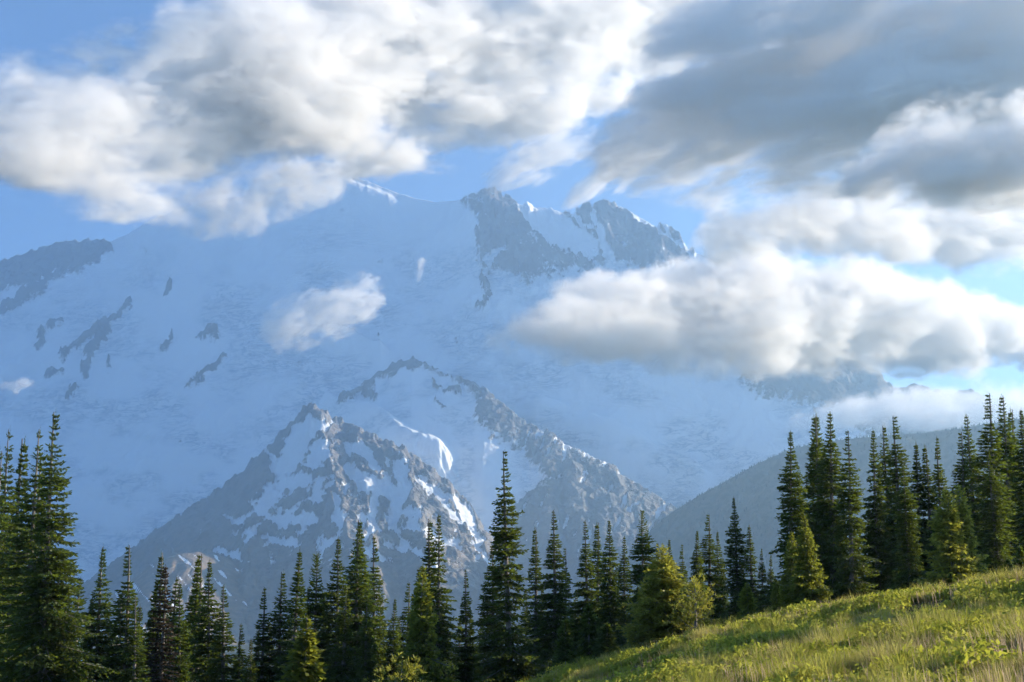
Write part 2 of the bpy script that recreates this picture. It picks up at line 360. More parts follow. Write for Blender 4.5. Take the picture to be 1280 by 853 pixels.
# ---------------------------------------------------------------- meadow slope, forest floor and valley: one sheet
edge_px = [(-500, 1090), (0, 1020), (300, 965), (500, 918), (600, 890), (660, 871), (719, 842), (800, 817), (880, 799), (958, 782), (1036, 768), (1100, 757), (1170, 747), (1240, 736), (1280, 729), (1500, 692), (2200, 575)]
eu, ee = rays(edge_px)
YC_U = np.array([-.6, -.1, .04, .15, .25, .36, .8]); YC_V = np.array([60., 58, 54, 50, 47, 44, 40])
def crest_at(u):
    return smooth_interp(u, eu, ee, .02), np.interp(u, YC_U, YC_V)
def ground_z(x, y):
    x = np.asarray(x, float); y = np.asarray(y, float)
    yy = np.maximum(y, 6.0); u = np.clip(x/yy, -.9, .9)
    e, Yc = crest_at(u)
    s = e + 1.7/Yc
    z = -1.7 + s*yy
    over = np.maximum(yy - Yc, 0)
    drop = np.where(over < 40, .0022*over*over, 3.52 + .176*(over - 40))
    z = z - np.minimum(drop + np.maximum(s, 0)*over*.5, 150 + np.maximum(s, 0)*over) - np.maximum(s, 0)*np.maximum(over - 200, 0)*.5
    far = sstep(400, 1500, yy); z = z*(1 - far) + far*(-150 + 10*noise2(x/400, y/400, 5))
    near = sstep(4, 12, y)
    b = .30*noise2(x/7.0, y/7.0, 501) + .12*noise2(x/2.2, y/2.2, 503)
    # a shallow swale across the upper slope
    sw = -.35*np.exp(-((yy/Yc - .72 - .05*np.sin(x*.3))/.10)**2)
    return z + (b + sw)*near*(1 - sstep(150, 400, yy))
def ground_material():
    m, nt, out = mat_new('meadow_soil'); N = NT(nt)
    P = N.n('ShaderNodeNewGeometry').outputs['Position']
    a = N.noise(P, .5, 5, .6); b = N.noise(P, 6., 4, .6)
    col = N.mix(N.range(a, .4, .6), (.035, .045, .015, 1), (.075, .068, .03, 1)); col = N.mix(N.range(b, .5, .7), col, (.09, .075, .045, 1))
    bs = N.n('ShaderNodeBsdfPrincipled'); N.put(bs.inputs['Base Color'], col); bs.inputs['Roughness'].default_value = .95; bs.inputs['Specular IOR Level'].default_value = .1
    bp = N.n('ShaderNodeBump'); bp.inputs['Distance'].default_value = .1; N.put(bp.inputs['Height'], b); N.put(bs.inputs['Normal'], bp.outputs[0])
    nt.links.new(bs.outputs[0], out.inputs[0]); return m
gu = np.linspace(-.85, .85, 300)
gy = np.concatenate([np.linspace(-60, 5, 8), np.linspace(6, 130, 180), np.geomspace(135, 8200, 60)])
GY, GU = np.meshgrid(gy, gu, indexing='ij'); GX = GU*np.maximum(GY, 40)*1.0
GX = np.where(GY < 40, GU*40, GX)
GX = np.clip(GX, -5400, 4050)
ground = tag(mesh_np('ground', np.stack([GX, GY, ground_z(GX, GY)], -1).reshape(-1, 3), grid_faces(len(gy), 300), ground_material(), smooth=True), kind='structure')
# ---------------------------------------------------------------- haze: one closed box of even, pale air
HX, HX2, HY0, HY1, HZ0, HZ1 = 5700, 4200, -120, 12900, -2300, 2760
hv = np.array([(x, y, z) for x in (-HX, HX2) for y in (HY0, HY1) for z in (HZ0, HZ1)], float)
hf = np.array([(0, 1, 3, 2), (4, 6, 7, 5), (0, 4, 5, 1), (2, 3, 7, 6), (0, 2, 6, 4), (1, 5, 7, 3)])
hm, hnt, hout = mat_new('haze_air')
pv = hnt.nodes.new('ShaderNodeVolumePrincipled'); pv.inputs['Color'].default_value = (.45, .69, .93, 1)
pv.inputs['Density'].default_value = HAZE_DENSITY; pv.inputs['Anisotropy'].default_value = .6
hnt.links.new(pv.outputs[0], hout.inputs['Volume'])
tag(mesh_np('haze', hv, hf, hm), kind='stuff')
# ---------------------------------------------------------------- clouds: closed bodies filled with uneven vapour
def cloud(label, Y,  spine, depth, dens=.012, scale=1/520., detail=5., erosion=2.1, thr=.12, warp=420., sharp=1.7, aniso=.05, tilt=0.0, group='clouds', squash=(1, 1, 1), pad=1.35, seed=0., alb=1.0, yaw=0.0):
    """spine: (px, py centre, half height in px) along the cloud, at distance Y; depth: half thickness along the view in metres.
    tilt (degrees) lays the long axis on a slope."""
    q = Y/7000.; depth *= q; warp *= q; scale /= q; dens /= q
    c = math.cos(math.radians(tilt)); s_ = math.sin(math.radians(tilt))
    ty = math.tan(math.radians(yaw)); u0 = ray(sum(p[0] for p in spine)/len(spine), 400)[0]
    Ys = []
    for px, py, _ in spine:                       # a straight axis through the cloud, turned by yaw about the vertical
        u = ray(px, py)[0]; Ys.append(Y*(1 - u0*ty)/(1 - u*ty))
    W = [at(px, py, yq) for (px, py, _), yq in zip(spine, Ys)]; hw = [h/F*yq for (_, _, h), yq in zip(spine, Ys)]
    cyw, syw = math.cos(math.radians(yaw)), math.sin(math.radians(yaw))
    my = sum(p[1] for p in W)/len(W); mx_ = sum(p[0] for p in W)/len(W)
    W = [((p[0]-mx_)*cyw + (p[1]-my)*syw, 0, p[2]) for p in W]
    mx = sum(p[0] for p in W)/len(W); mz = sum(p[2] for p in W)/len(W)
    L = sorted(((p[0]-mx)*c + (p[2]-mz)*s_, -(p[0]-mx)*s_ + (p[2]-mz)*c, h) for p, h in zip(W, hw))
    lx = np.array([l[0] for l in L]); lz = np.array([l[1] for l in L]); lh = np.array([l[2] for l in L])
    x0, x1 = lx[0], lx[-1]; zmin, zmax = lz.min() - 1, lz.max() + 1; hmax = lh.max()
    m, nt, out = mat_new('cloud_vapour'); N = NT(nt)
    P = N.n('ShaderNodeTexCoord').outputs['Object']
    Ps = N.vmath('ADD', P, (seed*1731., seed*911., seed*377.))
    w = N.noise(Ps, scale*.45, 1, .5, out='Color')
    Pw = N.vmath('ADD', P, N.vmath('MULTIPLY', N.vmath('SUBTRACT', w, (.5, .5, .5)), (warp*1.6, warp*1.2, warp)))
    sp = N.n('ShaderNodeSeparateXYZ'); N.put(sp.inputs[0], Pw)
    t = N.range(sp.outputs[0], x0, x1)
    def curve(vals, lo, hi):
        fc = N.n('ShaderNodeFloatCurve'); cm = fc.mapping.curves[0]
        pts = [((a - x0)/(x1 - x0), (v - lo)/(hi - lo)) for a, v in zip(lx, vals)]
        cm.points[0].location = pts[0]; cm.points[1].location = pts[-1]
        for q in pts[1:-1]: cm.points.new(*q)
        fc.mapping.update(); N.put(fc.inputs['Value'], t)
        return N.math('MULTIPLY_ADD', fc.outputs[0], hi - lo, lo)
    mid = curve(lz, zmin, zmax); hh = curve(lh, 0, hmax)
    a = N.math('DIVIDE', N.math('SUBTRACT', sp.outputs[2], mid), N.math('MAXIMUM', hh, 8.0))
    dd = N.math('MAXIMUM', N.math('MULTIPLY', hh, depth/hmax), 8.0)
    b = N.math('DIVIDE', sp.outputs[1], dd)
    r = N.math('SQRT', N.math('ADD', N.math('MULTIPLY', a, a), N.math('MULTIPLY', b, b)))
    raw = N.math('DIVIDE', N.math('SUBTRACT', sp.outputs[0], (x0 + x1)/2), (x1 - x0)/2)
    r = N.math('ADD', r, N.math('MULTIPLY', N.math('MAXIMUM', N.math('SUBTRACT', N.math('ABSOLUTE', raw), .80), 0.0), 4.0))
    body = N.math('SUBTRACT', 1.0, N.math('ADD', r, N.math('MULTIPLY', N.math('MAXIMUM', N.math('SUBTRACT', r, 1.0), 0.0), 1.3)))
    n = N.noise(N.vmath('MULTIPLY', Ps, squash), scale, detail, .72, dist=.15)
    f = N.math('ADD', body, N.math('MULTIPLY', N.math('SUBTRACT', n, .5), erosion*2))
    d = N.math('MULTIPLY', N.math('SUBTRACT', f, thr), sharp, clamp=True)
    d = N.math('MULTIPLY', N.math('MULTIPLY', d, d), dens)
    pv = N.n('ShaderNodeVolumePrincipled'); pv.inputs['Color'].default_value = (.985*alb, .974*alb, .958*alb, 1)
    pv.inputs['Anisotropy'].default_value = aniso; N.put(pv.inputs['Density'], d)
    nt.links.new(pv.outputs[0], out.inputs['Volume'])
    # closed lumpy hull round the vapour
    ns, nr = 40, 28; xs = np.linspace(x0 - warp*.4, x1 + warp*.4, ns)
    M_ = np.interp(xs, lx, lz); H_ = np.interp(xs, lx, lh)*pad + warp*.5
    en = np.sqrt(np.clip(1 - ((xs - (x0+x1)/2)/((x1-x0)/2 + warp*.5))**8, .03, 1)); H_ = H_*en
    D_ = np.interp(xs, lx, lh)*depth/hmax*pad + warp*.5; D_ = D_*en
    th = np.linspace(0, 2*math.pi, nr, endpoint=False)
    V = np.stack([xs[:, None] + 0*th[None], D_[:, None]*np.cos(th)[None], M_[:, None] + H_[:, None]*np.sin(th)[None]], -1).reshape(-1, 3)
    i = np.arange(ns*nr).reshape(ns, nr); j = np.roll(i, -1, 1)
    fs = np.stack([i[:-1], j[:-1], j[1:], i[1:]], -1).reshape(-1, 4)
    V = np.concatenate([V, [[xs[0], 0, M_[0]], [xs[-1], 0, M_[-1]]]])
    k0, k1 = ns*nr, ns*nr + 1; a0 = i[0]; a1 = i[-1]
    caps = [(k0, a0[(q+2) % nr], a0[(q+1) % nr], a0[q]) for q in range(0, nr, 2)] + [(k1, a1[q], a1[(q+1) % nr], a1[(q+2) % nr]) for q in range(0, nr, 2)]
    o = mesh_np('cloud', V, np.concatenate([fs, np.array(caps)]), m)
    o.location = (mx_ + mx*cyw, my + mx*syw, mz + CAMZ); o.rotation_euler = (0, -math.radians(tilt), math.radians(yaw))
    return tag(o, label, 'cloud', group, 'thing')
cloud('long creamy white cloud bank covering the sky above the snowy summit', 2500,
      [(-460, 200, 50), (-250, 188, 80), (-70, 172, 90), (40, 164, 98), (140, 146, 116), (250, 118, 132), (360, 94, 138), (470, 74, 140), (580, 52, 140), (690, 32, 130), (780, 10, 115), (860, -14, 90), (930, -34, 50)], 480, dens=.0085, seed=1, tilt=13, yaw=42, thr=-.02, sharp=1.9, erosion=2.7, squash=(.62, 1, 1.35), scale=1/400., detail=7.)
cloud('broad grey cloud mass spreading over the upper right of the sky', 2100,
      [(700, 215, 20), (760, 185, 60), (840, 145, 110), (930, 115, 150), (1040, 90, 175), (1160, 80, 185), (1290, 80, 190), (1420, 80, 160), (1540, 90, 60)], 520, dens=.011, seed=2, tilt=14, yaw=-8, thr=-.05, sharp=1.8, squash=(.5, 1, 1.5), erosion=2.8, scale=1/380., detail=7.)
cloud('darkest slate coloured cloud belly hanging at the right edge of the sky', 1600,
      [(1020, 245, 20), (1080, 220, 56), (1150, 205, 78), (1230, 196, 86), (1320, 190, 85), (1420, 180, 40)], 360, dens=.017, seed=6, yaw=-18, thr=-.08, erosion=1.9, scale=1/300., sharp=1.35, tilt=6, detail=7., squash=(.7, 1, 1.3))
cloud('pale ragged cloud fringe below the dark slate cloud', 2700,
      [(850, 308, 12), (910, 290, 32), (980, 278, 46), (1060, 276, 54), (1160, 282, 56), (1260, 290, 56), (1360, 290, 40)], 280, dens=.0085, seed=7, yaw=40, erosion=2.2, scale=1/260., warp=220, thr=-.06, sharp=1.6, detail=7., squash=(.65, 1, 1.3))
cloud('thin white streak of cloud slanting down to the rocky crest', 3000,
      [(700, 262, 6), (735, 238, 20), (780, 200, 30), (825, 160, 34), (860, 125, 22)], 150, dens=.012, seed=8, tilt=42, yaw=25, erosion=2.5, scale=1/140., warp=120, sharp=2.2, squash=(.45, 1, 1.4), detail=7.)
cloud('faint torn wisp of cloud over the saddle of the crest', 3200,
      [(590, 240, 8), (630, 218, 22), (670, 200, 30), (715, 185, 26), (750, 165, 12)], 150, dens=.008, seed=9, tilt=28, yaw=25, erosion=2.8, scale=1/130., warp=140, squash=(.5, 1, 1.4), detail=7.)
cloud('ragged white cloud skirt veiling the left summit ridge', 3200,
      [(190, 262, 16), (240, 258, 34), (290, 252, 42), (340, 242, 42), (390, 230, 36), (430, 216, 26), (470, 200, 12)], 170, dens=.0075, seed=10, tilt=10, yaw=30, erosion=2.5, scale=1/150., warp=150, sharp=1.5, thr=-.02, detail=7.)
cloud('flat-bottomed grey cloud with bright rims across the right shoulder of the volcano', 3300,
      [(560, 432, 12), (630, 424, 28), (700, 412, 48), (780, 402, 62), (870, 396, 70), (960, 390, 76), (1040, 392, 76), (1120, 400, 68), (1200, 412, 54), (1290, 424, 42), (1380, 430, 20)], 360, dens=.0105, seed=3, scale=1/300., warp=190, erosion=2.2, yaw=40, thr=-.04, sharp=1.9, detail=7., squash=(.75, 1, 1.2))
cloud('small white torn wisp of cloud in front of the snow face', 4300,
      [(318, 428, 10), (345, 414, 26), (375, 402, 34), (400, 396, 36), (425, 386, 38), (452, 370, 32), (480, 350, 12)], 140, dens=.011, seed=14.3, scale=1/75., warp=110, erosion=2.1, tilt=24, yaw=30, sharp=1.6, thr=-.04, detail=7., squash=(.6, 1, 1.25))
cloud('low white cloud lying behind the wooded hill', 6100,
      [(965, 535, 8), (1010, 525, 22), (1070, 518, 30), (1140, 513, 34), (1200, 513, 34), (1270, 513, 30), (1360, 515, 14)], 300, dens=.009, seed=5, scale=1/200., warp=120, erosion=1.7, yaw=20)
cloud('tiny pale puff of cloud low at the left on the snow', 4500, [(-10, 484, 4), (14, 484, 9), (30, 482, 10), (45, 484, 4)], 40, dens=.02, seed=11, scale=1/60., warp=40, erosion=2.0)
cloud('tiny thin upright puff drifting below the saddle', 4400, [(521, 354, 3), (524, 342, 7), (527, 330, 8), (530, 318, 3)], 40, dens=.012, seed=12, scale=1/60., warp=30, erosion=1.8, tilt=75)
# ---------------------------------------------------------------- trees
def needle_material(name, base, trans, tip):
    m, nt, out = mat_new(name); N = NT(nt)
    oi = N.n('ShaderNodeObjectInfo'); geo = N.n('ShaderNodeNewGeometry')
    nz = N.noise(N.n('ShaderNodeTexCoord').outputs['Object'], 1.7, 3, .6)
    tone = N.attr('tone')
    c = N.mix(tone, base, tip)  # painted shade and sun: dark inner needles, bright spray tips
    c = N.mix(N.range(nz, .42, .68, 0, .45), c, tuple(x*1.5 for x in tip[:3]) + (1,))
    hv = N.n('ShaderNodeHueSaturation'); N.put(hv.inputs['Color'], c)
    N.put(hv.inputs['Hue'], N.range(oi.outputs['Random'], 0, 1, .488, .512)); N.put(hv.inputs['Value'], N.range(oi.outputs['Random'], 0, 1, .85, 1.2))
    bs = N.n('ShaderNodeBsdfPrincipled'); N.put(bs.inputs['Base Color'], hv.outputs[0]); bs.inputs['Roughness'].default_value = .55; bs.inputs['Specular IOR Level'].default_value = .25
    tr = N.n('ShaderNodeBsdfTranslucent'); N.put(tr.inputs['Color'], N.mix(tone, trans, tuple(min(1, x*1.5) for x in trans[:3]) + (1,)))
    mx = N.n('ShaderNodeMixShader'); mx.inputs[0].default_value = .36
    nt.links.new(bs.outputs[0], mx.inputs[1]); nt.links.new(tr.outputs[0], mx.inputs[2]); nt.links.new(mx.outputs[0], out.inputs[0])
    return m
def bark_material(name, a, b):
    m, nt, out = mat_new(name); N = NT(nt)
    P = N.vmath('MULTIPLY', N.n('ShaderNodeTexCoord').outputs['Object'], (1, 1, .25))
    n = N.noise(P, 14, 5, .65)
    bs = N.n('ShaderNodeBsdfPrincipled'); N.put(bs.inputs['Base Color'], N.mix(N.range(n, .38, .62), a, b)); bs.inputs['Roughness'].default_value = .9
    bp = N.n('ShaderNodeBump'); bp.inputs['Distance'].default_value = .03; N.put(bp.inputs['Height'], n); N.put(bs.inputs['Normal'], bp.outputs[0])
    nt.links.new(bs.outputs[0], out.inputs[0]); return m
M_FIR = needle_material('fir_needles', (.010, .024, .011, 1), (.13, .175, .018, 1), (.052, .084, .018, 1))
M_YEL = needle_material('pine_needles', (.045, .060, .014, 1), (.38, .38, .05, 1), (.22, .225, .035, 1))  # tips brightened, inner needles darkened to paint in sun and shade
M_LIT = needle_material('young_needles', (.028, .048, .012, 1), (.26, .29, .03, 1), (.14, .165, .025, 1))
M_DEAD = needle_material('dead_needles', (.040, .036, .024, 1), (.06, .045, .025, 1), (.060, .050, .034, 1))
M_BARK = bark_material('fir_bark', (.20, .19, .175, 1), (.10, .092, .085, 1))
class Cards:
    def __init__(s): s.o = []; s.d = []; s.l = []; s.w = []; s.t = []
    def add(s, o, d, l, w, t): s.o.append(o); s.d.append(d); s.l.append(l); s.w.append(w); s.t.append(t)
    def build(s, name, mat, rng, roll=.8):
        O = np.concatenate(s.o); D = np.concatenate(s.d); L = np.concatenate(s.l)[:, None]; W = np.concatenate(s.w)[:, None]; T = np.concatenate(s.t)
        D = D/np.linalg.norm(D, axis=1, keepdims=True)
        up = np.array([0, 0, 1.0]); side = np.cross(D, up); sn = np.linalg.norm(side, axis=1, keepdims=True)
        side = np.where(sn > .05, side/np.maximum(sn, 1e-6), np.array([1.0, 0, 0])); nrm = np.cross(side, D)
        a = rng.uniform(-roll, roll, len(O))[:, None]*math.pi/2
        S = side*np.cos(a) + nrm*np.sin(a)
        V = np.stack([O, O + D*L*.45 + S*W*.5, O + D*L, O + D*L*.45 - S*W*.5], 1).reshape(-1, 3)
        Fc = np.arange(len(O)*4).reshape(-1, 4)
        o = mesh_np(name, V, Fc, mat, attrs={'tone': np.repeat(T, 4)})
        return o
def trunk_mesh(name, H, r0, rng, lean=.0, mat=None, limbs=()):
    ns, nr = 14, 8; z = np.linspace(-.8, H*.985, ns)
    rad = r0*(1 - np.clip(z/H, 0, 1))**.9 + .012; rad[0] = r0*1.25; rad[1] *= 1.08
    ph = rng.uniform(0, 6.28); cxx = lean*H*.02*np.sin(z/H*3 + ph); cyy = lean*H*.02*np.cos(z/H*2.3 + ph)
    th = np.linspace(0, 2*math.pi, nr, endpoint=False)
    V = np.stack([cxx[:, None] + rad[:, None]*np.cos(th), cyy[:, None] + rad[:, None]*np.sin(th), z[:, None] + 0*th], -1).reshape(-1, 3)
    i = np.arange(ns*nr).reshape(ns, nr); j = np.roll(i, -1, 1)
    Fc = np.stack([i[:-1], j[:-1], j[1:], i[1:]], -1).reshape(-1, 4)
    Vs, Fs = [V], [Fc]; base = len(V)
    for p0, p1, p2, r in limbs:                                   # limbs: thin tapered sticks through three points
        P = np.array([p0, p1, p2], float); ring = np.linspace(0, 2*math.pi, 4, endpoint=False)
        d = P[2] - P[0]; a = np.cross(d, [0, 0, 1.0]); a /= (np.linalg.norm(a) + 1e-6); b = np.cross(a, d/np.linalg.norm(d))
        rr = np.array([r, r*.7, r*.2])
        v = (P[:, None] + rr[:, None, None]*(np.cos(ring)[None, :, None]*a + np.sin(ring)[None, :, None]*b)).reshape(-1, 3)
        k = np.arange(12).reshape(3, 4); kj = np.roll(k, -1, 1)
        Fs.append(np.stack([k[:-1], kj[:-1], kj[1:], k[1:]], -1).reshape(-1, 4) + base); Vs.append(v); base += 12
    return mesh_np(name, np.concatenate(Vs), np.concatenate(Fs), mat or M_BARK, smooth=True)
def make_fir(seed, H=12.0, R=1.6, mat=None, gap=.0, spire=.75, low=.03, dens=1.0, droop=.18, lush=1.0, kind='fir_tree'):
    """a narrow mountain fir: whorls of flat, slightly hanging sprays on a straight tapered trunk"""
    rng = np.random.RandomState(seed); C = Cards(); limbs = []
    z = H*low; lop = rng.uniform(.7, 1.25, 8)
    while z < H*.975:
        t = z/H
        prof = ((1 - t)**spire*(.86 + .14*math.sin(t*9 + seed)) + .015)*1.12*(1 + .22*(1 - t)**3)*(1 - .40*sstep(.66, .96, t))
        if t < .06: prof *= .8 + 3.3*t
        nb = rng.randint(5, 8) if t < .85 else rng.randint(4, 6)
        skip = rng.rand() < gap
        tier = rng.uniform(.80, 1.18); tpr = min(1.0, max(.22, (1 - t)/.20))
        a0 = rng.uniform(0, 6.28)
        for b in range(nb):
            if rng.rand() < (.75 if skip else .06): continue
            az = a0 + b*6.283/nb + rng.uniform(-.35, .35)
            L = R*prof*rng.uniform(.62, 1.12)*lop[int(az/6.283*8 + t*5) % 8]*tier
            if rng.rand() < .05: L *= 1.25
            L = max(L, .05)
            el = (-.34 + .60*t**2.2 + .45*sstep(.8, .97, t))*1.0 + rng.uniform(-.12, .12)
            s = np.linspace(0, 1, max(5, int(L/.085*dens) + 3))
            hx = L*s; hz = L*(math.tan(el)*s - droop*s*s*(1-t) + .10*s**3)
            dx, dy = math.cos(az), math.sin(az)
            ax = np.stack([dx*hx, dy*hx, z + hz + 0*s], -1)
            if L > .5: limbs.append((ax[0], ax[len(ax)//2], ax[-1], .010 + .012*L))
            tan = np.gradient(ax, axis=0); tan /= np.linalg.norm(tan, axis=1, keepdims=True)
            k = len(s); tn = .15 + .6*s**1.5
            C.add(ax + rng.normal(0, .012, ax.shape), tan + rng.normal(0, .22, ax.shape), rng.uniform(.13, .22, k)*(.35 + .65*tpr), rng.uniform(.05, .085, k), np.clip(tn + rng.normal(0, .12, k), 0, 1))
            side = np.array([-dy, dx, 0.0])
            for sg in (-1, 1):
                for q in range(1, k):
                    if s[q] < .07 and t < .8: continue
                    tl = (.46*L*(1.04 - s[q]) + .10*tpr)*rng.uniform(.6, 1.15)*lush
                    m = max(1, int(tl/.085))
                    d = sg*side*.80 + tan[q]*.62 + np.array([0, 0, -.10 + .12*rng.normal()])
                    d /= np.linalg.norm(d); f = np.linspace(.05, .9, m)[:, None]
                    o = ax[q] + d*tl*f + np.array([0, 0, -.25])*(tl*f)**2 + rng.normal(0, .014, (m, 3))
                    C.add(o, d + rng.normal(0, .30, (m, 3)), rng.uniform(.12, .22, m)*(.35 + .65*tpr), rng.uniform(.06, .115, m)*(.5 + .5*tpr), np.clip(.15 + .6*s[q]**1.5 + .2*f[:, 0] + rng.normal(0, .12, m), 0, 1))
        z += rng.uniform(.13, .25)*(1.25 - .45*t)*(H/12)**.5
    zz = np.linspace(H*.955, H*.995, 12); k = len(zz); tp = np.linspace(1, .3, k)            # leader
    C.add(np.stack([0*zz, 0*zz, zz], -1), np.stack([rng.normal(0, .38, k), rng.normal(0, .38, k), 1 + 0*zz], -1), rng.uniform(.12, .18, k)*tp, rng.uniform(.04, .055, k)*tp, np.full(k, .5))
    root = bpy.data.objects.new(kind, None); root.empty_display_size = .5; link(root)
    cr = C.build('crown', mat or M_FIR, rng); cr.parent = root
    tk = trunk_mesh('trunk', H, .0125*H, rng, .3, limbs=limbs); tk.parent = root
    root['H'] = H; return root
def make_pine(seed, H=5.0, R=1.7, stems=1, mat=None, kind='pine_tree', shape=1.0, tuft=1.0):
    """a bushy young pine: upswept limbs ending in upright needle tufts"""
    rng = np.random.RandomState(seed); C = Cards(); limbs = []
    tops = [(0, 0, H)] + [(rng.uniform(-.45, .45)*R, rng.uniform(-.45, .45)*R, H*rng.uniform(.62, .92)) for _ in range(stems - 1)]
    for bx, by, hh in tops:
        n = int(62*hh/5*shape)
        for b in range(n):
            t = rng.uniform(.02, .98); az = rng.uniform(0, 6.283); z = hh*t
            L = R*(1.0 if len(tops) == 1 else .72)*(1 - t)**.72*1.15*rng.uniform(.55, 1.08)*(.72 + .28*min(1, t*5)) + .12
            s = np.linspace(0, 1, max(4, int(L/.14)))
            hz = L*(.12*s + .55*s*s); dx, dy = math.cos(az), math.sin(az)
            sx = bx*min(1, t*1.6); sy = by*min(1, t*1.6)
            ax = np.stack([sx + dx*L*s, sy + dy*L*s, z*.93 + hz], -1)
            limbs.append((ax[0], ax[len(ax)//2], ax[-1], .012 + .012*L))
            for q in range(1, len(s)):
                if s[q] < .25 and t < .85: continue
                for e in range(3 if q < len(s) - 1 else 4):
                    c = ax[q] + rng.normal(0, .09*(1 + .8*s[q]), 3)
                    k = int(11*tuft); dv = rng.normal(0, .75, (k, 3)) + np.array([dx*.6, dy*.6, .85])
                    C.add(np.repeat(c[None], k, 0) + rng.normal(0, .025, (k, 3)), dv, rng.uniform(.10, .20, k), rng.uniform(.022, .045, k), np.clip(.1 + .8*s[q]**2 + rng.normal(0, .15, k), 0, 1))
    root = bpy.data.objects.new(kind, None); root.empty_display_size = .5; link(root)
    cr = C.build('crown', mat or M_YEL, rng, 1.0); cr.parent = root
    tk = trunk_mesh('trunk', H*.95, .016*H + .02, rng, .5, limbs=limbs); tk.parent = root
    root['H'] = H; return root
def copy_tree(src, name=None):
    r = src.copy(); link(r)
    for ch in src.children:
        c = ch.copy(); c.parent = r; link(c)
    return r
# kinds: each built once, the first placing uses the built tree itself, later ones copy it
KINDS = {
    'spire':   lambda: make_fir(3, 12, 1.45, spire=.95, gap=.10),
    'column':  lambda: make_fir(8, 12, 1.3, spire=.75, gap=.04),
    'dense':   lambda: make_fir(14, 12, 1.75, spire=.98, lush=1.1),
    'shelf':   lambda: make_fir(21, 12, 2.0, spire=1.0, gap=.34, droop=.10, lush=1.05),
    'ragged':  lambda: make_fir(29, 12, 1.55, spire=.85, gap=.22, droop=.26),
    'slim':    lambda: make_fir(35, 12, 1.1, spire=.85, gap=.14),
    'big':     lambda: make_fir(42, 16, 2.75, spire=.95, gap=.12, lush=1.15, droop=.24),
    'tall':    lambda: make_fir(47, 16, 1.75, spire=.7, gap=.10, lush=1.0),
    'blunt':   lambda: make_fir(53, 12, 1.45, spire=.45, gap=.12),
    'dead':    lambda: make_fir(58, 11, 1.10, spire=.70, gap=.20, mat=M_DEAD, lush=.7),
    'young':   lambda: make_fir(64, 3.0, .85, spire=.95, low=.02, kind='young_fir', mat=M_LIT),
    'sapling': lambda: make_fir(69, 1.9, .62, spire=.9, gap=.1, low=.03, kind='fir_sapling', lush=.8),
    'bush':    lambda: make_fir(74, 4.2, 1.75, spire=.55, low=.0, lush=1.5, mat=M_YEL, droop=-.05, kind='pine_tree'),
    'yellow':  lambda: make_fir(81, 4.6, 1.30, spire=.66, low=.01, lush=1.35, mat=M_YEL, droop=.0, kind='pine_tree'),
    'sparse':  lambda: make_pine(87, 2.6, .95, stems=1, shape=.75),
    'round':   lambda: make_fir(93, 4.6, 1.45, spire=.80, low=.01, lush=1.25, mat=M_LIT, kind='pine_tree', droop=.05),
}
_first = {}
rngp = np.random.RandomState(5)
def tree(px, top, Y, kind, label, wide=1.0, group=None, sink=.0, base=None, lean=0.0):
    u, e = ray(px, top); x = u*Y
    zg = float(ground_z(x, Y)) - .05
    if base is not None:                                     # stands where the photograph shows its foot
        zg = float(ground_z(x, Y)) - .05
    H = e*Y - zg
    if kind not in _first:
        r = KINDS[kind](); _first[kind] = r
    else:
        r = copy_tree(_first[kind])
    k = H/_first[kind]['H']
    r.location = (x, Y, zg); r.scale = (k*wide, k*wide, k)
    w = wide*(12.0/max(H, 3))**.0
    r.rotation_euler = (math.radians(rngp.uniform(-1.2, 1.2)), math.radians(lean + rngp.uniform(-1.0, 1.0)), rngp.uniform(0, 6.28))
    cat = {'bush': 'pine tree', 'yellow': 'pine tree', 'sparse': 'pine tree', 'round': 'pine tree', 'sapling': 'sapling', 'young': 'young fir'}.get(kind, 'fir tree')
    return tag(r, label, cat, group)
LEFT = 'firs of the left grove'; MIDL = 'firs left of the tall lone fir'; MID = 'firs between the lone fir and the hill'; RIGHT = 'firs standing above the meadow'
BACK = 'dark firs filling the back rows'
